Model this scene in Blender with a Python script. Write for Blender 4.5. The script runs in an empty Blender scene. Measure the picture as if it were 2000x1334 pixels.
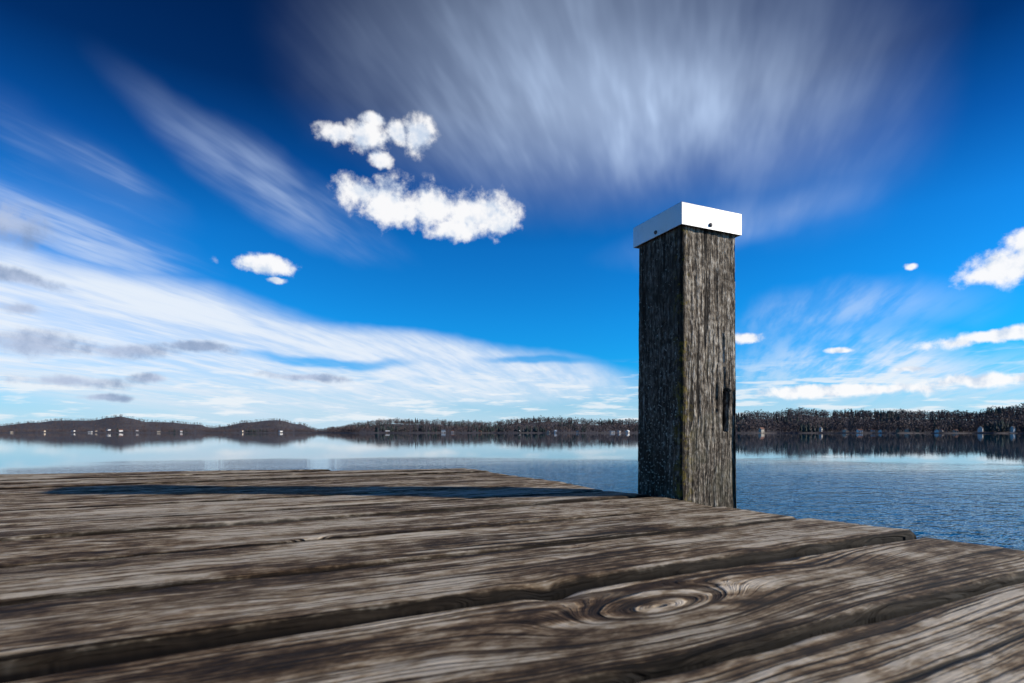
import bpy, math, random
from mathutils import Vector, noise
random.seed(7)
sc = bpy.context.scene
sc.view_settings.view_transform = 'Standard'
sc.view_settings.look = 'None'
sc.view_settings.exposure = 0
F = 1100.0          # focal length expressed in photo pixels
H = 0.15            # eye height above the deck
WZ = -0.60          # water level

# ---------------------------------------------------------------- node helpers
class NT:
    def __init__(s, tree): s.t = tree; s.n = tree.nodes; s.l = tree.links
    def put(s, sock, v):
        if isinstance(v, bpy.types.NodeSocket): s.l.new(v, sock)
        elif v is not None:
            if sock.type == 'RGBA' and len(v) == 3: v = (*v, 1)
            sock.default_value = v
    def m(s, op, a, b=None, c=None, clamp=False):
        n = s.n.new('ShaderNodeMath'); n.operation = op; n.use_clamp = clamp
        for i, v in enumerate((a, b, c)): 
            if v is not None: s.put(n.inputs[i], v)
        return n.outputs[0]
    def v(s, op, a, b=None):
        n = s.n.new('ShaderNodeVectorMath'); n.operation = op
        s.put(n.inputs[0], a)
        if b is not None:
            if op == 'SCALE': s.put(n.inputs['Scale'], b)
            else: s.put(n.inputs[1], b)
        return n.outputs['Value'] if op in ('LENGTH', 'DOT_PRODUCT') else n.outputs[0]
    def sep(s, a):
        n = s.n.new('ShaderNodeSeparateXYZ'); s.put(n.inputs[0], a); return n.outputs
    def comb(s, x=0.0, y=0.0, z=0.0):
        n = s.n.new('ShaderNodeCombineXYZ')
        for i, v in enumerate((x, y, z)): s.put(n.inputs[i], v)
        return n.outputs[0]
    def noise(s, vec, scale=1.0, detail=4.0, rough=0.5, dist=0.0, color=False):
        n = s.n.new('ShaderNodeTexNoise'); s.put(n.inputs['Vector'], vec)
        n.inputs['Scale'].default_value = scale; n.inputs['Detail'].default_value = detail
        n.inputs['Roughness'].default_value = rough; n.inputs['Distortion'].default_value = dist
        return n.outputs['Color'] if color else n.outputs[0]
    def sm(s, x, a, b, lo=0.0, hi=1.0, kind='SMOOTHSTEP'):
        n = s.n.new('ShaderNodeMapRange'); n.interpolation_type = kind
        s.put(n.inputs['Value'], x)
        n.inputs['From Min'].default_value = a; n.inputs['From Max'].default_value = b
        n.inputs['To Min'].default_value = lo; n.inputs['To Max'].default_value = hi
        return n.outputs[0]
    def mix(s, f, a, b, mode='MIX'):
        n = s.n.new('ShaderNodeMix'); n.data_type = 'RGBA'; n.blend_type = mode
        s.put(n.inputs[0], f); s.put(n.inputs[6], a); s.put(n.inputs[7], b)
        return n.outputs[2]
    def ramp(s, f, stops):
        n = s.n.new('ShaderNodeValToRGB'); s.put(n.inputs[0], f)
        e = n.color_ramp.elements
        while len(e) < len(stops): e.new(0.5)
        for i, (p, c) in enumerate(stops):
            e[i].position = p; e[i].color = (*c, 1)
        return n.outputs[0]
    def mapping(s, vec, loc, rot, scl):
        n = s.n.new('ShaderNodeMapping'); n.vector_type = 'TEXTURE'
        s.put(n.inputs['Vector'], vec)
        n.inputs['Location'].default_value = (*loc, 0)
        n.inputs['Rotation'].default_value = (0, 0, rot)
        n.inputs['Scale'].default_value = (*scl, 1)
        return n.outputs[0]

def new_mat(name):
    m = bpy.data.materials.new(name); m.use_nodes = True
    t = NT(m.node_tree); b = m.node_tree.nodes['Principled BSDF']
    return m, t, b
def bump(t, b, height, dist, strength=1.0):
    n = t.n.new('ShaderNodeBump'); t.put(n.inputs['Height'], height)
    n.inputs['Distance'].default_value = dist; n.inputs['Strength'].default_value = strength
    t.l.new(n.outputs[0], b.inputs['Normal'])
def mesh_obj(name, verts, faces, mats=(), midx=None, smooth=False, parent=None):
    me = bpy.data.meshes.new(name); me.from_pydata(verts, [], faces); me.update()
    for m in mats: me.materials.append(m)
    if midx: me.polygons.foreach_set('material_index', midx)
    if smooth: me.polygons.foreach_set('use_smooth', [True]*len(faces))
    o = bpy.data.objects.new(name, me); sc.collection.objects.link(o)
    if parent: o.parent = parent
    return o
def empty(name, loc=(0,0,0), rz=0):
    e = bpy.data.objects.new(name, None); e.location = loc; e.rotation_euler = (0,0,rz)
    e.empty_display_size = 0.2; sc.collection.objects.link(e); return e

# ---------------------------------------------------------------- sun
sun_el = math.radians(23.5); sun_rot = math.radians(93.5)
sd = Vector((math.sin(sun_rot)*math.cos(sun_el), math.cos(sun_rot)*math.cos(sun_el), math.sin(sun_el)))
L = bpy.data.lights.new('sun', 'SUN'); L.energy = 5.0; L.angle = math.radians(0.5); L.color = (1.0, 0.91, 0.77)
lo = bpy.data.objects.new('sun', L); lo.rotation_euler = sd.to_track_quat('Z', 'Y').to_euler()
lo.location = sd*20; sc.collection.objects.link(lo)

# ---------------------------------------------------------------- sky
W = bpy.data.worlds.new('sky'); sc.world = W; W.use_nodes = True
t = NT(W.node_tree); bg = W.node_tree.nodes['Background']
sky = t.n.new('ShaderNodeTexSky'); sky.sky_type = 'NISHITA'; sky.sun_disc = False
sky.sun_elevation = sun_el; sky.sun_rotation = sun_rot
sky.air_density = 1.0; sky.dust_density = 0.3; sky.ozone_density = 2.0
tc = t.n.new('ShaderNodeTexCoord'); D = tc.outputs['Generated']
X, Y, Z = t.sep(D)
az = t.m('MULTIPLY', t.m('ARCTAN2', X, Y), 57.2958)
el = t.m('MULTIPLY', t.m('ARCSINE', Z), 57.2958)
P = t.comb(az, el, 0.0)

def sky_pos(x, y):
    a = math.atan((x-1000)/F); e = math.atan((845-y)/F*math.cos(a))
    return a, e
def ell(vec, x, y, rx, ry, rot=0.0):
    a, e = sky_pos(x, y)
    k = 57.2958/F
    sx = rx*k*math.cos(a)**2; sy = ry*k*math.cos(a)*math.cos(e)**2
    q = t.mapping(vec, (math.degrees(a), math.degrees(e)), math.radians(-rot), (sx, sy))
    return t.m('SUBTRACT', 1.0, t.v('LENGTH', q))
def warp(amp, scale, detail=3):
    c = t.noise(D, scale, detail, 0.55, color=True)
    return t.v('ADD', P, t.v('MULTIPLY', t.v('SUBTRACT', c, (0.5,0.5,0.5)), (amp*1.3, amp, 0.0)))
def field(vec, items):
    f = None
    for it in items:
        e = ell(vec, *it)
        f = e if f is None else t.m('MAXIMUM', f, e)
    return f

# clear blue base : deeper with altitude
base = t.mix(1.0, sky.outputs[0], (0.04, 0.76, 1.55), 'MULTIPLY')
dark = t.ramp(t.m('DIVIDE', el, 90.0, clamp=True), [(0.0,(1.3,1.25,1.15)),(0.12,(1.0,1.12,1.08)),(0.20,(0.8,0.92,0.96)),(0.265,(0.45,0.50,0.62)),(0.33,(0.18,0.20,0.28)),(0.42,(0.12,0.13,0.19)),(1.0,(0.10,0.11,0.18))])
base = t.mix(1.0, base, dark, 'MULTIPLY')

# high cirrus veil: parallel streaks on a flat layer
zc = t.m('MAXIMUM', t.m('ADD', Z, 0.10), 0.03)
cp = t.comb(t.m('DIVIDE', X, zc), t.m('DIVIDE', Y, zc), 0.0)
cpr = t.mapping(cp, (3.1,1.7), math.radians(-17.6), (1.0, 5.0))
st1 = t.noise(cpr, 1.9, 4, 0.60, 0.25)
st2 = t.noise(cpr, 9.0, 3, 0.62)
streak = t.m('ADD', t.m('MULTIPLY', st1, 0.60), t.m('MULTIPLY', st2, 0.40))
streak = t.sm(streak, 0.34, 0.66)
V = warp(7.0, 3.0, 4)
def soft(items):
    v_ = None
    for (x, y, rx, ry, rot, amt) in items:
        e = t.m('MULTIPLY', t.sm(ell(V, x, y, rx, ry, rot), 0.0, 1.0), amt)
        v_ = e if v_ is None else t.m('ADD', v_, e)
    return v_
vc = soft([(1080,110,600,360,0,0.58),(1200,270,470,230,0,0.55),(1280,200,260,260,0,0.20),(1560,230,320,320,-20,0.26),(1420,460,320,60,-8,0.28)])
vl = soft([(180,330,300,80,22,0.45),(520,350,360,90,25,0.50),(140,450,400,110,12,0.70),(1640,620,300,70,-6,0.42),(1750,715,540,85,0,0.90)])
veil = t.m('ADD', t.m('MULTIPLY', vc, t.sm(streak, 0, 1, 0.55, 1.0)), t.m('MULTIPLY', vl, t.sm(streak, 0, 1, 0.15, 1.0)))
V2 = warp(3.2, 3.5, 5)
low = t.m('MAXIMUM', t.sm(ell(V2, 250, 665, 960, 160, 8), 0.0, 0.40),
          t.sm(ell(V2, 600, 695, 820, 85, 5), 0.0, 0.35))
low = t.m('MULTIPLY', low, t.sm(streak, 0, 1, 0.60, 1.0))
slot = t.sm(field(V2, [(650, 702, 230, 15, 1), (1050, 705, 150, 11, 3)]), 0.0, 0.7)
low = t.m('MULTIPLY', low, t.m('SUBTRACT', 1.0, t.m('MULTIPLY', slot, 0.80)))
veil = t.m('MAXIMUM', t.m('MINIMUM', veil, 0.82), low)
vcol = t.mix(t.sm(el, 12.0, 26.0), (7.8, 8.6, 9.7), (5.6, 7.2, 10.0))
col = t.mix(veil, base, vcol)
haze = t.sm(el, 0.0, 7.0, 0.85, 0.0)
col = t.mix(haze, col, (5.8, 7.4, 8.8))

# low broken bands near the horizon
hp = t.comb(t.m('MULTIPLY', az, 0.10), t.m('MULTIPLY', el, 0.75), 0.0)
hb = t.noise(hp, 1.6, 4, 0.6)
hm = t.m('MULTIPLY', t.sm(el, 0.3, 1.5), t.sm(el, 4.0, 7.5, 1.0, 0.0))
hbm = t.m('MULTIPLY', t.m('MULTIPLY', t.sm(hb, 0.50, 0.62), hm), 0.7)
col = t.mix(hbm, col, (9.0, 9.3, 9.6))

# grey clouds, low on the left
fb = t.noise(D, 13.0, 6, 0.62)
gf = field(V2, [(20,430,130,55,0),(40,600,80,20,0),(60,668,170,42,3),(240,688,150,20,0),(390,686,95,14,0),
                (110,738,170,17,0),(300,740,70,12,0),(600,732,110,12,0),(190,768,80,9,0),(40,540,130,20,5)])
gd = t.m('ADD', gf, t.m('MULTIPLY', t.m('SUBTRACT', fb, 0.5), 2.2))
ga = t.sm(gd, 0.05, 0.80, 0.0, 0.88)
gcol = t.mix(t.sm(fb, 0.42, 0.66), (4.8, 5.6, 7.4), (2.5, 3.4, 5.2))
col = t.mix(ga, col, gcol)

# cumulus
fb2 = t.noise(D, 22.0, 7, 0.62)
VC = warp(0.9, 30.0, 2)
cf = field(VC, [(665,262,50,27,0),(712,265,58,38,0),(815,265,36,40,-35),(742,312,26,20,0),(728,235,32,20,0),(778,262,34,24,30),
                (700,376,58,38,10),(770,399,90,50,5),(850,402,100,48,8),(925,417,100,52,6),(975,436,50,28,0),(900,448,75,30,0),
                (515,516,76,22,0),(540,548,24,7,0),
                (1965,520,100,38,-12),(2010,480,55,45,0),(2090,510,90,65,0),
                (1950,656,165,16,-4),(1458,660,38,13,0),(1640,684,30,7,0),(1780,522,16,9,10),
                (1950,742,250,16,-1),(1650,762,270,15,0),(1780,722,55,7,0)])
cd = t.m('ADD', cf, t.m('MULTIPLY', t.m('SUBTRACT', fb2, 0.5), 2.3))
ca = t.m('MULTIPLY', t.sm(cd, -0.05, 0.60), t.sm(cf, -0.60, 0.0))
fb3 = t.noise(t.v('ADD', D, (0.014, -0.004, 0.018)), 22.0, 3, 0.58)
sh = t.sm(t.m('SUBTRACT', fb2, fb3), -0.20, 0.08)
ccol = t.mix(sh, (6.0, 7.0, 8.5), (9.8, 9.8, 9.9))
col = t.mix(t.m('MULTIPLY', ca, 0.97), col, ccol)
t.l.new(col, bg.inputs[0]); bg.inputs[1].default_value = 0.10
try:
    W.cycles.sampling_method = 'MANUAL'; W.cycles.sample_map_resolution = 256
except Exception: pass

# ---------------------------------------------------------------- water
m, t, b = new_mat('lake_water')
g = t.n.new('ShaderNodeNewGeometry'); pos = g.outputs['Position']
far = t.v('LENGTH', pos)
pn = t.noise(t.mapping(pos, (0,0), 0.25, (3.0, 1.0)), 0.35, 2, 0.5)
fade = t.sm(t.m('ADD', far, t.m('MULTIPLY', t.m('SUBTRACT', pn, 0.5), 8.0)), 4.0, 19.0, 1.0, 0.010)
w1 = t.noise(t.mapping(pos, (0,0), 0.5, (2.4, 1.0)), 13.0, 3, 0.55)
w2 = t.noise(t.mapping(pos, (0,0), -0.2, (2.0, 1.0)), 3.0, 2, 0.5)
hgt = t.m('MULTIPLY', t.m('ADD', w1, t.m('MULTIPLY', w2, 1.3)), fade)
b.inputs['Base Color'].default_value = (0.001, 0.075, 0.15, 1)
b.inputs['Roughness'].default_value = 0.012
b.inputs['IOR'].default_value = 1.33
bump(t, b, hgt, 0.030)
S = 7000
mesh_obj('lake_water', [(-S,-S,WZ),(S,-S,WZ),(S,S,WZ),(-S,S,WZ)], [(0,1,2,3)], [m])

# ---------------------------------------------------------------- hills & far shore
def lerp_tab(tab, x):
    if x <= tab[0][0]: return tab[0][1]
    for (a, va), (c, vc) in zip(tab, tab[1:]):
        if x <= c:
            k = (x-a)/(c-a); k = k*k*(3-2*k); return va + (vc-va)*k
    return tab[-1][1]
SHORE = [(-2500,1300),(-500,1900),(0,1900),(600,1800),(690,1150),(1200,1050),(1450,820),(2000,640),(2600,500),(4500,420)]
RIDGE = [(-2500,25),(-300,20),(0,17),(60,23),(120,28),(180,27),(215,33),(235,35),(258,31),(285,25),(330,24),(385,20),(415,13),(440,16),(480,24),(540,28),(585,20),(620,9),
         (660,11),(700,20),(760,26),(850,24),(900,22),(950,20),(1000,26),(1060,30),(1120,27),(1180,24),(1240,26),(1440,38),(1500,39),(1560,47),(1620,43),
         (1700,41),(1780,40),(1850,42),(1900,40),(1960,47),(2000,51),(2300,60),(4500,40)]
def shore(x): return lerp_tab(SHORE, x) + 18*math.sin(x*0.021)+9*math.sin(x*0.067)
def ground_z(x, k):
    """k: 0 at the shore, 1 on the ridge"""
    Ds = lerp_tab(SHORE, x); Dr = Ds*1.35
    top = lerp_tab(RIDGE, x)/F*Dr - (9 if x < 620 else 12)
    top = max(top, 1.5)
    kk = min(max(k,0),1); s = kk*kk*(3-2*kk)
    bank = 1.2*min(1, max(k,0)/0.01)
    z = WZ - 0.25 + bank + s*top
    if k > 1: z -= (k-1)*top*0.35
    return z
def gpos(x, k):
    Ds = shore(x); yv = Ds*(1+0.35*k); u = (x-1000)/F
    return (u*yv, yv, ground_z(x, k))
xs = [-2500+i*8 for i in range(876)]
ks = [-0.01,0,0.01,0.05,0.1,0.2,0.3,0.4,0.5,0.6,0.7,0.8,0.9,1.0,1.2,1.6,2.4,4.0]
verts=[]; faces=[]
for x in xs:
    for k in ks:
        p = gpos(x, k)
        n = noise.fractal(Vector((p[0]*0.012, p[1]*0.012, 0)), 1.0, 2.0, 4)
        verts.append((p[0], p[1], p[2] + (n*2.0 if k > 0.1 else 0)))
nk = len(ks)
for i in range(len(xs)-1):
    for j in range(nk-1):
        a=i*nk+j; faces.append((a,a+nk,a+nk+1,a+1))
m, t, b = new_mat('hillside')
g = t.n.new('ShaderNodeNewGeometry'); pos = g.outputs['Position']
n1 = t.noise(pos, 0.02, 4, 0.65); n2 = t.noise(pos, 0.15, 3, 0.7)
c = t.ramp(t.m('ADD', t.m('MULTIPLY', n1, 0.6), t.m('MULTIPLY', n2, 0.4)), [(0.35,(0.035,0.034,0.050)),(0.52,(0.065,0.056,0.068)),(0.62,(0.09,0.08,0.075)),(0.72,(0.10,0.13,0.07))])  # bluish haze of distance mixed into the ground colours
t.l.new(c, b.inputs['Base Color']); b.inputs['Roughness'].default_value = 0.95
mesh_obj('hills', verts, faces, [m], smooth=True)

HOUSES = [(1651,.10),(1679,.03),(1706,.18),(1719,.05),(1771,.14),(1838,.18),(1866,.05),(1603,.16),(1487,.02),(1978,.04),(1792,.03),(1915,.12),(1753,.02),(1829,.02),
            (1209,.08),(1226,.02),(1196,.03),(1128,.1),(1085,.02),(1071,.03),(1014,.06),(938,.1),(884,.02),(866,.04),(757,.06),
            (85,.12),(143,.16),(176,.08),(187,.14),(212,.2),(236,.12),(268,.16),(310,.08),(22,.08),(355,.1),(473,.08),(548,.1)]
def leafmat(name, c1, c2, sc_):
    m, t, b = new_mat(name)
    g = t.n.new('ShaderNodeNewGeometry')
    n = t.noise(g.outputs['Position'], sc_, 2, 0.6)
    r = t.m('ADD', t.m('MULTIPLY', n, 0.6), t.m('MULTIPLY', g.outputs['Random Per Island'], 0.4))
    t.l.new(t.mix(t.sm(r,0.3,0.7), c1, c2), b.inputs['Base Color']); b.inputs['Roughness'].default_value=0.9
    return m
mc = leafmat('conifer_foliage', (0.014,0.028,0.034), (0.040,0.060,0.050), 0.05)
mb = leafmat('bare_branches', (0.050,0.040,0.050), (0.15,0.105,0.095), 0.04)  # branch colours carry a painted tint of distance haze
verts=[]; faces=[]; mi=[]
def conifer(p, h):
    rot = random.random()*6.28; w = h*random.uniform(0.17,0.24)
    x0,y0,z0 = p
    for (a,bq,wr) in ((0.08,0.50,1.0),(0.25,0.72,0.80),(0.45,0.90,0.55),(0.65,1.0,0.33)):
        base=len(verts); n=6; rot+=0.5
        for i in range(n):
            an=rot+i*6.283/n; rr=w*wr*random.uniform(0.6,1.2)
            verts.append((x0+rr*math.cos(an), y0+rr*math.sin(an), z0+h*a+random.uniform(-.05,.05)*h))
        verts.append((x0,y0,z0+h*bq))
        for i in range(n): faces.append((base+i, base+(i+1)%n, base+n)); mi.append(0)
def broadleaf(p, h, n=38):
    x0,y0,z0=p; w=h*random.uniform(0.32,0.48)
    b0=len(verts); tw=h*0.02
    verts.extend([(x0-tw,y0,z0),(x0+tw,y0,z0),(x0,y0+tw,z0),(x0,y0,z0+h*0.8)])
    faces.extend([(b0,b0+1,b0+3),(b0+1,b0+2,b0+3),(b0+2,b0,b0+3)]); mi.extend([1,1,1])
    for _ in range(n):
        a=random.random()*6.283; r=math.sqrt(random.random()); q=random.uniform(-1,1)
        rr=w*r*math.sqrt(max(0,1-q*q))
        c=(x0+rr*math.cos(a), y0+rr*math.sin(a), z0+h*(0.55+0.42*q))
        s=h*random.uniform(0.05,0.12); bb=len(verts)
        for _k in range(3):
            verts.append((c[0]+random.uniform(-s,s), c[1]+random.uniform(-s,s), c[2]+random.uniform(-s,s*1.3)))
        faces.append((bb,bb+1,bb+2)); mi.append(1)
def tree_at(x, k, hs=1.0, bias=0.0):
    for hx,hk in HOUSES:          # gardens kept open on the lake side
        if abs(x-hx) < 6 and k < hk+0.03 and random.random() < 0.85: return
    p = gpos(x, k)
    con = noise.noise(Vector((x*0.013, k*3, 5.0))) + random.uniform(-0.25,0.25) - bias
    if con > 0.27: conifer(p, random.uniform(10,16)*hs)
    else: broadleaf(p, random.uniform(9,14.5)*hs)
for _ in range(4400):   # main belt
    tree_at(random.uniform(640, 2350), 0.03+0.97*random.random()**1.3)
for _ in range(1400):   # skyline row
    tree_at(random.uniform(640,2350), random.uniform(0.92,1.08), random.choice([0.85,1.0,1.0,1.2]))
for _ in range(1500):   # left shore strip
    tree_at(random.uniform(-400,700), random.uniform(0.02,0.16), 0.85, 0.2)
for _ in range(2600):
    tree_at(random.uniform(-400,700), random.uniform(0.15,1.05), 0.8, 0.5)
mesh_obj('distant_forest', verts, faces, [mc, mb], mi)

# houses on the far shore
def flat(name, c, r=0.8):
    m, t, b = new_mat(name)
    g = t.n.new('ShaderNodeNewGeometry')
    n = t.noise(g.outputs['Position'], 0.8, 3, 0.6)
    t.l.new(t.mix(n, tuple(v*0.8 for v in c), tuple(min(1,v*1.15) for v in c)), b.inputs['Base Color'])
    b.inputs['Roughness'].default_value = r; return m
walls=[flat('white_render',(0.80,0.79,0.77)),flat('cream_render',(0.60,0.52,0.42)),flat('timber_cladding',(0.20,0.13,0.09))]
roofs=[flat('tile_roof',(0.20,0.09,0.065)),flat('slate_roof',(0.09,0.09,0.11)),flat('snowy_roof',(0.7,0.73,0.78))]
glass=flat('window_glass',(0.03,0.04,0.05),0.1)
def box(x0,x1,y0,y1,z0,z1):
    v=[(x0,y0,z0),(x1,y0,z0),(x1,y1,z0),(x0,y1,z0),(x0,y0,z1),(x1,y0,z1),(x1,y1,z1),(x0,y1,z1)]
    f=[(0,3,2,1),(4,5,6,7),(0,1,5,4),(1,2,6,5),(2,3,7,6),(3,0,4,7)]
    return v,f
def boxes(lst):
    V=[];Fc=[]
    for bx in lst:
        v,f=box(*bx); o=len(V); V+=v; Fc+=[tuple(i+o for i in q) for q in f]
    return V,Fc
def house(x, k, w, d, h, wm, rm):
    p=gpos(x,k); e=empty('house',(p[0],p[1],p[2]-0.3), random.uniform(-0.3,1.3))
    g=h*0.5
    v=[(-w/2,-d/2,0),(w/2,-d/2,0),(w/2,d/2,0),(-w/2,d/2,0),(-w/2,-d/2,h),(w/2,-d/2,h),(w/2,d/2,h),(-w/2,d/2,h),(-w/2,0,h+g),(w/2,0,h+g)]
    mesh_obj('walls',v,[(0,1,5,4),(1,2,6,9,5),(2,3,7,6),(3,0,4,8,7)],[walls[wm]],parent=e)
    o=0.5; zz=h-0.25; y2=d/2+o
    rv=[(-w/2-o,-y2,zz),(w/2+o,-y2,zz),(w/2+o,0,h+g+0.15),(-w/2-o,0,h+g+0.15),(-w/2-o,y2,zz),(w/2+o,y2,zz)]
    mesh_obj('roof',rv,[(0,1,2,3),(3,2,5,4)],[roofs[rm]],parent=e)
    wl=[]
    n=max(2,int(w/3)); fl=max(1,int(h/2.8))
    for f_ in range(fl):
        for i in range(n):
            if f_==0 and i==n//2: continue
            cx=-w/2+(i+0.5)*w/n; wl.append((cx-0.45,cx+0.45,-d/2-0.04,-d/2+0.05,0.9+2.8*f_,2.0+2.8*f_))
    V_,F_=boxes(wl); mesh_obj('windows',V_,F_,[glass],parent=e)
    cx=-w/2+(n//2+0.5)*w/n; V_,F_=boxes([(cx-0.5,cx+0.5,-d/2-0.05,-d/2+0.05,0,2.1)]); mesh_obj('door',V_,F_,[walls[2]],parent=e)
for x,k in HOUSES:
    if x > 640: house(x,k*0.7+0.006,random.uniform(3.5,8),random.uniform(3.5,6),random.choice([2.6,2.8,3.2,5.0]),random.choice([0,0,1,2]),random.choice([0,0,1,1,2]))
    else: house(x,k,random.uniform(5,11),7,random.choice([3.2,4.6,5.8]),random.choice([0,0,1,2]),random.choice([0,1]))

# ---------------------------------------------------------------- wooden dock
ANG = math.radians(27.4)
BW = 1.252*H; B0 = 1.846*H         # board pitch and one reference joint
m, t, b = new_mat('weathered_decking')
tc = t.n.new('ShaderNodeTexCoord'); O = tc.outputs['Object']
ox, oy, oz = t.sep(O)
bq = t.m('DIVIDE', t.m('SUBTRACT', oy, B0), BW)
bid = t.m('ADD', t.m('FLOOR', bq), 20.0)
fr_ = t.m('FRACT', bq)
wn = t.n.new('ShaderNodeTexWhiteNoise'); wn.noise_dimensions='1D'; t.put(wn.inputs['W'], bid)
rv = wn.outputs['Value']; rr,rg,rb = t.sep(wn.outputs['Color'])
OB = t.comb(t.m('ADD', ox, t.m('MULTIPLY', rv, 37.0)), t.m('ADD', oy, t.m('MULTIPLY', rg, 9.0)), bid)
wv = t.noise(t.mapping(OB, (0,0), 0, (1.0, 0.5)), 1.8, 1, 0.4)
wv2 = t.noise(t.mapping(OB, (0,0), 0, (1.0, 0.25)), 9.0, 2, 0.4)
f = t.m('ADD', oy, t.m('MULTIPLY', wv, 0.035))
f = t.m('ADD', f, t.m('MULTIPLY', wv2, 0.008))
KN = [(0.335,0.365,0.13,0.048,0.095,0),(0.60,0.40,0.12,0.05,0.035,0),(0.115,0.845,0.035,0.020,0.025,1),(0.41,0.61,0.03,0.016,0.018,1),(0.005,1.21,0.04,0.018,0.02,1),(0.745,0.99,0.03,0.014,0.016,1),
      (-0.35,0.72,0.06,0.02,0.02,1),(-0.02,0.545,0.06,0.02,-0.02,0)]
core = None
for (r,s,sr,ss,amp,kc) in KN:
    d = t.v('LENGTH', t.mapping(t.comb(ox,oy,0.0), (r,s), 0.08, (sr,ss)))
    gk = t.m('EXPONENT', t.m('MULTIPLY', t.m('MULTIPLY', d, d), -1.0))
    f = t.m('ADD', f, t.m('MULTIPLY', gk, amp))
    if kc:
        ck = t.sm(d, 0.15, 0.42, 1.0, 0.0)
        core = ck if core is None else t.m('MAXIMUM', core, ck)
fo = t.m('ADD', f, t.m('MULTIPLY', rb, 5.0))
ring = t.noise(t.comb(t.m('MULTIPLY', ox, 1.3), t.m('MULTIPLY', fo, 200.0), bid), 1.0, 1, 0.5)
ringc = t.sm(ring, 0.32, 0.56)
fib = t.noise(t.comb(t.m('MULTIPLY', ox, 22.0), t.m('MULTIPLY', fo, 800.0), bid), 1.0, 2, 0.65)
patch = t.noise(t.mapping(OB,(0,0),0,(1.0,0.28)), 5.5, 3, 0.62)
patch2 = t.noise(t.mapping(OB,(0,0),0,(1.0,0.45)), 30.0, 3, 0.75)
h = t.m('ADD', t.m('MULTIPLY', ringc, 0.8), t.m('MULTIPLY', fib, 0.8))
crk = t.noise(t.comb(t.m('MULTIPLY', ox, 2.6), t.m('MULTIPLY', fo, 110.0), t.m('ADD', bid, 9.5)), 1.0, 1, 0.5)
crk = t.sm(crk, 0.67, 0.71)
line = t.sm(t.m('ABSOLUTE', t.m('SUBTRACT', t.m('ADD', oy, t.m('MULTIPLY', wv, 0.02)), 0.205)), 0.001, 0.0028, 1.0, 0.0)
crk = t.m('MAXIMUM', crk, line)
h = t.m('SUBTRACT', h, t.m('MULTIPLY', crk, 1.5))
h = t.m('SUBTRACT', h, t.m('MULTIPLY', core, 0.5))
cc = t.m('ADD', t.m('MULTIPLY', ringc, 0.17), t.m('ADD', t.m('MULTIPLY', fib, 0.28), t.m('MULTIPLY', patch, 1.15)))
cc = t.m('ADD', cc, t.m('MULTIPLY', t.m('SUBTRACT', patch2, 0.5), 0.75))
cc = t.m('ADD', cc, t.m('MULTIPLY', t.m('SUBTRACT', rv, 0.5), 0.10))
wood = t.ramp(cc, [(0.54,(0.015,0.008,0.004)),(0.68,(0.075,0.044,0.023)),(0.78,(0.20,0.135,0.081)),(0.88,(0.40,0.315,0.22)),(0.99,(0.64,0.56,0.46))])
wood = t.mix(t.m('MULTIPLY', t.m('SUBTRACT',1.0,ringc), 0.68), wood, (0.022,0.012,0.007))
wood = t.mix(t.m('MULTIPLY', core, 0.85), wood, (0.045,0.016,0.007))
wood = t.mix(t.m('MULTIPLY', crk, 0.92), wood, (0.008,0.005,0.003))
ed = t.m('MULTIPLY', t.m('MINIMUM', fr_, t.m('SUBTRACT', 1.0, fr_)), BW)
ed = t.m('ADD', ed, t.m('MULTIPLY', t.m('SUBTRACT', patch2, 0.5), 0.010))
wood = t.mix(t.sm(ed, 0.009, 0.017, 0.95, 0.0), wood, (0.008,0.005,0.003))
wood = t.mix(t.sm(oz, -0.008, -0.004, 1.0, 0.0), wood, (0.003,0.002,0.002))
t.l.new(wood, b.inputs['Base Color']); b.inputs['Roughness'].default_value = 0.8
b.inputs['Specular IOR Level'].default_value = 0.2
bump(t, b, h, 0.0040)
deck_mat = m

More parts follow.
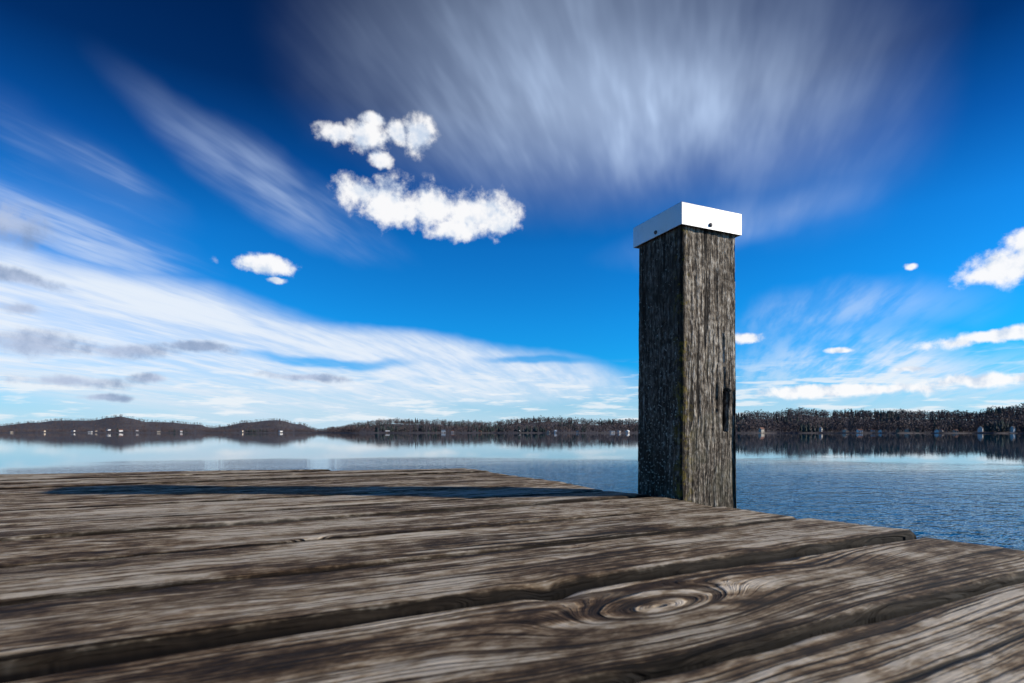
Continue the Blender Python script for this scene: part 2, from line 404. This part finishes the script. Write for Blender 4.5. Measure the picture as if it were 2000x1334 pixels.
verts=[]; faces=[]
def board(k, s0, s1):
    rend = 0.925 + random.uniform(-0.010, 0.006)
    if s0 > 2.2: rend = min(rend, 0.92-(s0-2.2)/0.29-0.005)
    r0 = -1.62
    if rend - r0 < 0.05: return
    n = int((rend-r0)/0.010)
    th = 0.04; tilt=random.uniform(-0.003,0.003); lift=random.uniform(-0.002,0.002)
    W_=s1-s0
    fr=[0,0.006,0.016,0.032,0.055,0.085]+[0.085+0.83*(i+1)/9 for i in range(8)]+[0.915,0.945,0.968,0.984,0.994,1.0]
    cols=len(fr)+2
    b0=len(verts)
    for i in range(n+1):
        q=i/n
        r_=r0+(rend-r0)*q
        e0=noise.noise(Vector((r_*14,k*5.1,0)))*0.003+noise.noise(Vector((r_*4,k*2.1,3)))*0.003
        e1=noise.noise(Vector((r_*14,k*5.1,9)))*0.003+noise.noise(Vector((r_*4,k*2.1,7)))*0.003
        rows=[]
        for j,fv in enumerate(fr):
            s = s0+e0+(s1+e1-s0-e0)*fv
            r = r_
            if i==n: r += noise.noise(Vector((s*60,k,2)))*0.006
            edd=min(fv,1-fv)*W_
            rd=0.008
            z = 0 if edd>=rd else -(rd-math.sqrt(max(0,rd*rd-(rd-edd)**2)))
            dr = rend - r
            if dr < 0.012: z -= (0.012-dr)**2/0.012*0.5
            z += lift + tilt*(fv-0.5)*2 + 0.0016*noise.noise(Vector((r*3,s*12,k)))+0.0012*noise.noise(Vector((r*20,s*40,k)))
            if abs(s-0.458) < 0.03:
                z -= 0.012*math.exp(-((r-0.28)/0.022)**2)*max(0,1-abs(s-0.464)/0.028)
            rows.append((r,s,z))
        rows = [(rows[0][0],rows[0][1],-th)]+rows+[(rows[-1][0],rows[-1][1],-th)]
        for (r,s,z) in rows:
            se = 2.2+0.29*(0.92-r)
            verts.append((r, min(s,se), z))
    for i in range(n):
        for j in range(cols-1):
            a=b0+i*cols+j; faces.append((a,a+cols,a+cols+1,a+1))
        faces.append((b0+i*cols, b0+(i+1)*cols-1, b0+(i+2)*cols-1, b0+(i+1)*cols)) 
    faces.append(tuple(b0+n*cols+j for j in range(cols)))
    faces.append(tuple(b0+j for j in reversed(range(cols))))
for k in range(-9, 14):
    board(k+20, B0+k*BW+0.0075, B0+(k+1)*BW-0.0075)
nb=len(verts)
def addbox(*a):
    v,f_=box(*a); o=len(verts); verts.extend(v); faces.extend([tuple(i+o for i in q) for q in f_])
for r in (-1.5,-0.7,0.1,0.80):
    addbox(r-0.05,r+0.05,-1.35,2.12,-0.20,-0.0405)
for s in (-1.0,0.6,2.0):
    addbox(-1.55,0.86,s-0.06,s+0.06,-0.36,-0.201)
    for r in (-1.3,0.62): addbox(r-0.08,r+0.08,s-0.08,s+0.08,-2.4,-0.361)
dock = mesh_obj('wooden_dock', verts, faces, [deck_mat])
dock.data.polygons.foreach_set('use_smooth', [len(f_)==4 and max(f_)<nb for f_ in faces])
dock.rotation_euler = (0,0,ANG)

# ---------------------------------------------------------------- mooring post
CAPW = 0.1845; PD = 1.29
post = empty('wooden_post', (0.301*PD, PD, 0), math.radians(23.9))
INS = 0.0095; PW = CAPW-2*INS
m, t, b = new_mat('weathered_post_timber')
tc = t.n.new('ShaderNodeTexCoord'); O = tc.outputs['Object']
ox,oy,oz = t.sep(O)
wz = t.noise(t.comb(t.m('MULTIPLY',ox,14.0),t.m('MULTIPLY',oy,14.0),t.m('MULTIPLY',oz,9.0)),1.0,2,0.5,color=True)
OW = t.v('ADD', O, t.v('SCALE', t.v('SUBTRACT', wz,(0.5,0.5,0.5)), 0.014))
wx,wy,wzz = t.sep(OW)
fine = t.noise(t.comb(t.m('MULTIPLY',wx,330.0),t.m('MULTIPLY',wy,330.0),t.m('MULTIPLY',wzz,22.0)),1.0,3,0.65)
mid = t.noise(t.comb(t.m('MULTIPLY',wx,110.0),t.m('MULTIPLY',wy,110.0),t.m('MULTIPLY',wzz,5.0)),1.0,3,0.6)
chk = t.noise(t.comb(t.m('MULTIPLY',wx,130.0),t.m('MULTIPLY',wy,130.0),t.m('MULTIPLY',wzz,75.0)),1.0,3,0.65)
big = t.noise(OW, 7.0, 4, 0.65)
crackn = t.noise(t.comb(t.m('MULTIPLY',wx,60.0),t.m('MULTIPLY',wy,60.0),t.m('MULTIPLY',wzz,3.5)),1.0,1,0.5)
crack = t.sm(crackn, 0.67, 0.71)
hh = t.m('ADD', t.m('MULTIPLY', t.sm(mid,0.36,0.6), 0.5), t.m('ADD', t.m('MULTIPLY', fine,0.8), t.m('MULTIPLY',chk,0.6)))
hh = t.m('SUBTRACT', hh, t.m('MULTIPLY', crack, 1.2))
cc = t.m('ADD', t.m('MULTIPLY',fine,0.42), t.m('ADD', t.m('MULTIPLY',mid,0.28), t.m('MULTIPLY',big,0.38)))
cc = t.m('ADD', cc, t.m('MULTIPLY', t.m('SUBTRACT',chk,0.5),0.40))
wood = t.ramp(cc, [(0.42,(0.012,0.009,0.007)),(0.51,(0.095,0.074,0.056)),(0.59,(0.32,0.275,0.225)),(0.70,(0.70,0.65,0.58))])
wood = t.mix(t.m('MULTIPLY', crack, 0.9), wood, (0.008,0.006,0.005))
stain = t.m('MULTIPLY', t.sm(t.m('ADD', big, t.sm(oz,0.35,0.0,0.0,0.14)), 0.56, 0.68), 0.55)
wood = t.mix(stain, wood, (0.055,0.052,0.030))
# open split, its inner shade painted dark into the colour
sx_ = t.sm(t.m('ABSOLUTE', t.m('SUBTRACT', wx, INS+PW*0.80)), 0.0055, 0.0085, 1.0, 0.0)
sz_ = t.m('MULTIPLY', t.sm(wzz,0.146,0.154), t.sm(wzz,0.250,0.262,1.0,0.0))
wood = t.mix(t.m('MULTIPLY', t.m('MULTIPLY',sx_,sz_), t.sm(oy,0.05,0.06,0.95,0.0)), wood, (0.006,0.005,0.004))
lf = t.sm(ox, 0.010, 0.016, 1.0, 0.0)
wood = t.mix(t.m('MULTIPLY', lf, t.sm(big,0.38,0.60,0.28,0.90)), wood, (0.024,0.016,0.010))  # left face away from the sun, its shade darkened into the colour
sp = t.noise(O, 150.0, 2, 0.6)
dens = t.sm(oz, 0.55, -0.05, 0.0, 0.07)
wh = t.m('MULTIPLY', lf, t.sm(t.m('ADD', sp, dens), 0.67, 0.70))
wood = t.mix(t.m('MULTIPLY',wh,0.75), wood, (0.48,0.49,0.42))
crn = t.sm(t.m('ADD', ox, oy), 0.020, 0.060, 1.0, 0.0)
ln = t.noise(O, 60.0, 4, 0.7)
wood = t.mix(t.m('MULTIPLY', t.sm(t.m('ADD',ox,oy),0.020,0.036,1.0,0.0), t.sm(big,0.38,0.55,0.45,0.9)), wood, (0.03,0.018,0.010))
yl = t.m('MULTIPLY', crn, t.sm(t.m('ADD', ln, dens), 0.54, 0.64))
wood = t.mix(t.m('MULTIPLY',yl,0.85), wood, (0.17,0.125,0.015))
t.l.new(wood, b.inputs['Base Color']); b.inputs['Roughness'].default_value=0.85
b.inputs['Specular IOR Level'].default_value=0.25
bump(t,b,hh,0.0050)
verts=[]; faces=[]
NC=56; z0=-1.9; z1=0.640
zs=[]; z=z1
while z>-0.15: zs.append(z); z-=0.003
while z>z0: zs.append(z); z-=0.05
cx=INS+PW/2
for z in zs:
    tp = 1.0 + 0.045*max(0,(z1-z))
    for side in range(4):
        for i in range(NC):
            a = i/NC-0.5
            hw = PW/2*tp
            if side==0: p=(a*2*hw,-hw)
            elif side==1: p=(hw,a*2*hw)
            elif side==2: p=(-a*2*hw,hw)
            else: p=(-hw,-a*2*hw)
            nx,ny=[(0,-1),(1,0),(0,1),(-1,0)][side]
            ed=(0.5-abs(a))*2*hw
            c=0.006+0.003*noise.noise(Vector((side*3+(a>0),z*14,4)))
            rd=0
            if ed<c: rd=(c-math.sqrt(max(0,c*c-(c-ed)**2)))*0.75
            wob=noise.noise(Vector((p[0]*9,p[1]*9,z*7)))*0.010
            u=(a*2*hw+wob)
            g1=noise.noise(Vector((u*75+side*31,z*4.5,side)))
            g2=noise.noise(Vector((u*200+side*11,z*12,side+5)))
            g3=noise.noise(Vector((u*150,z*80,side+8)))
            dsp = -0.0022*max(0,g1)**0.8 + 0.0012*g2 + 0.0010*g3
            if g1>0.45 and side!=0: dsp -= 0.003
            if side==0:   # splits in the sunny face
                ul=a+0.5
                sl=math.exp(-((ul-0.80-0.01*math.sin(z*60))/0.045)**4)*min(1,max(0,(z-0.150)/0.01))*min(1,max(0,(0.257-z)/0.012))
                dsp -= 0.028*sl
                dsp -= 0.008*math.exp(-((ul-0.76-0.01*math.sin(z*30))/0.012)**2)*min(1,max(0,(z-0.2)/0.02))*min(1,max(0,(0.41-z)/0.05))
                dsp -= 0.006*math.exp(-((ul-0.62)/0.012)**2)*min(1,max(0,(z-0.15)/0.02))*min(1,max(0,(0.30-z)/0.05))
                if ul>0.82 and z<0.25: dsp -= 0.003
            k_=dsp*min(1,ed/0.006+0.3)-rd
            verts.append((cx+p[0]+nx*k_, cx+p[1]+ny*k_, z))
n4=NC*4
for j in range(len(zs)-1):
    for i in range(n4):
        a=j*n4+i; b2=j*n4+(i+1)%n4
        faces.append((a,a+n4,b2+n4,b2))
faces.append(tuple(range(n4)))
mesh_obj('timber', verts, faces, [m], smooth=True, parent=post)

# metal cap
m, t, b = new_mat('painted_metal_cap')
tc = t.n.new('ShaderNodeTexCoord')
n = t.noise(tc.outputs['Object'], 40, 4, 0.6)
n2 = t.noise(tc.outputs['Object'], 9, 2, 0.6)
t.l.new(t.mix(t.m('MULTIPLY',t.sm(n,0.5,0.75),0.5), (0.66,0.66,0.66), (0.50,0.49,0.47)), b.inputs['Base Color'])
b.inputs['Metallic'].default_value=0.35
t.l.new(t.sm(n2,0.3,0.7,0.28,0.45), b.inputs['Roughness'])
bump(t,b,n2,0.0006)
import bmesh
bm=bmesh.new()
zt=0.15+452/F*PD; zb=zt-0.0515; th=0.0025
v,f_=box(0,CAPW,0,CAPW,zb,zt)
bv=[bm.verts.new(q) for q in v]
for q in f_[1:]: bm.faces.new([bv[i] for i in q])
v2,_=box(th,CAPW-th,th,CAPW-th,zb,zt-th)
iv=[bm.verts.new(q) for q in v2]
for q in f_[1:]: bm.faces.new([iv[i] for i in reversed(q)])
for a,c in ((0,1),(1,2),(2,3),(3,0)): bm.faces.new([bv[c],bv[a],iv[a],iv[c]])
bmesh.ops.recalc_face_normals(bm, faces=bm.faces)
ed=[e for e in bm.edges if all(vv in bv for vv in e.verts) and not all(abs(vv.co.z-zb)<1e-6 for vv in e.verts)]
bmesh.ops.bevel(bm, geom=ed, offset=0.0015, segments=2, affect='EDGES', profile=0.5)
me=bpy.data.meshes.new('metal_cap'); bm.to_mesh(me); bm.free(); me.materials.append(m)
cap=bpy.data.objects.new('metal_cap',me); sc.collection.objects.link(cap); cap.parent=post
ms, t, b = new_mat('steel_screw'); b.inputs['Metallic'].default_value=0.9; b.inputs['Roughness'].default_value=0.4
nn=t.noise(t.n.new('ShaderNodeTexCoord').outputs['Object'],200,2,0.5)
t.l.new(t.mix(nn,(0.05,0.05,0.06),(0.18,0.18,0.19)), b.inputs['Base Color'])
def screw(loc, rot):
    V=[];Fc=[]; n=20
    prof=[(0.0050,0.0),(0.0050,0.0006),(0.0040,0.0024),(0.0026,0.0032),(0.0018,0.0032),(0.0014,0.0012)]
    for r,z in prof:
        for i in range(n): V.append((r*math.cos(i*6.2832/n), r*math.sin(i*6.2832/n), z))
    for j in range(len(prof)-1):
        for i in range(n): Fc.append((j*n+i,j*n+(i+1)%n,(j+1)*n+(i+1)%n,(j+1)*n+i))
    Fc.append(tuple((len(prof)-1)*n+i for i in range(n)))
    o=mesh_obj('screw',V,Fc,[ms],parent=post); o.location=loc; o.rotation_euler=rot
screw((CAPW*0.47,-0.0003,zb+0.010),(math.pi/2,0,0))
screw((-0.0003,CAPW*0.50,zb+0.010),(0,-math.pi/2,0))

# ---------------------------------------------------------------- camera
cam=bpy.data.cameras.new('camera'); co=bpy.data.objects.new('camera',cam); sc.collection.objects.link(co)
co.location=(0,0,H); co.rotation_euler=(math.radians(90),0,0)
cam.sensor_width=36; cam.lens=19.8; cam.shift_y=(845-667)/2000
cam.clip_start=0.02; cam.clip_end=30000
cam.dof.use_dof=True; cam.dof.focus_distance=2.6; cam.dof.aperture_fstop=11
sc.camera=co
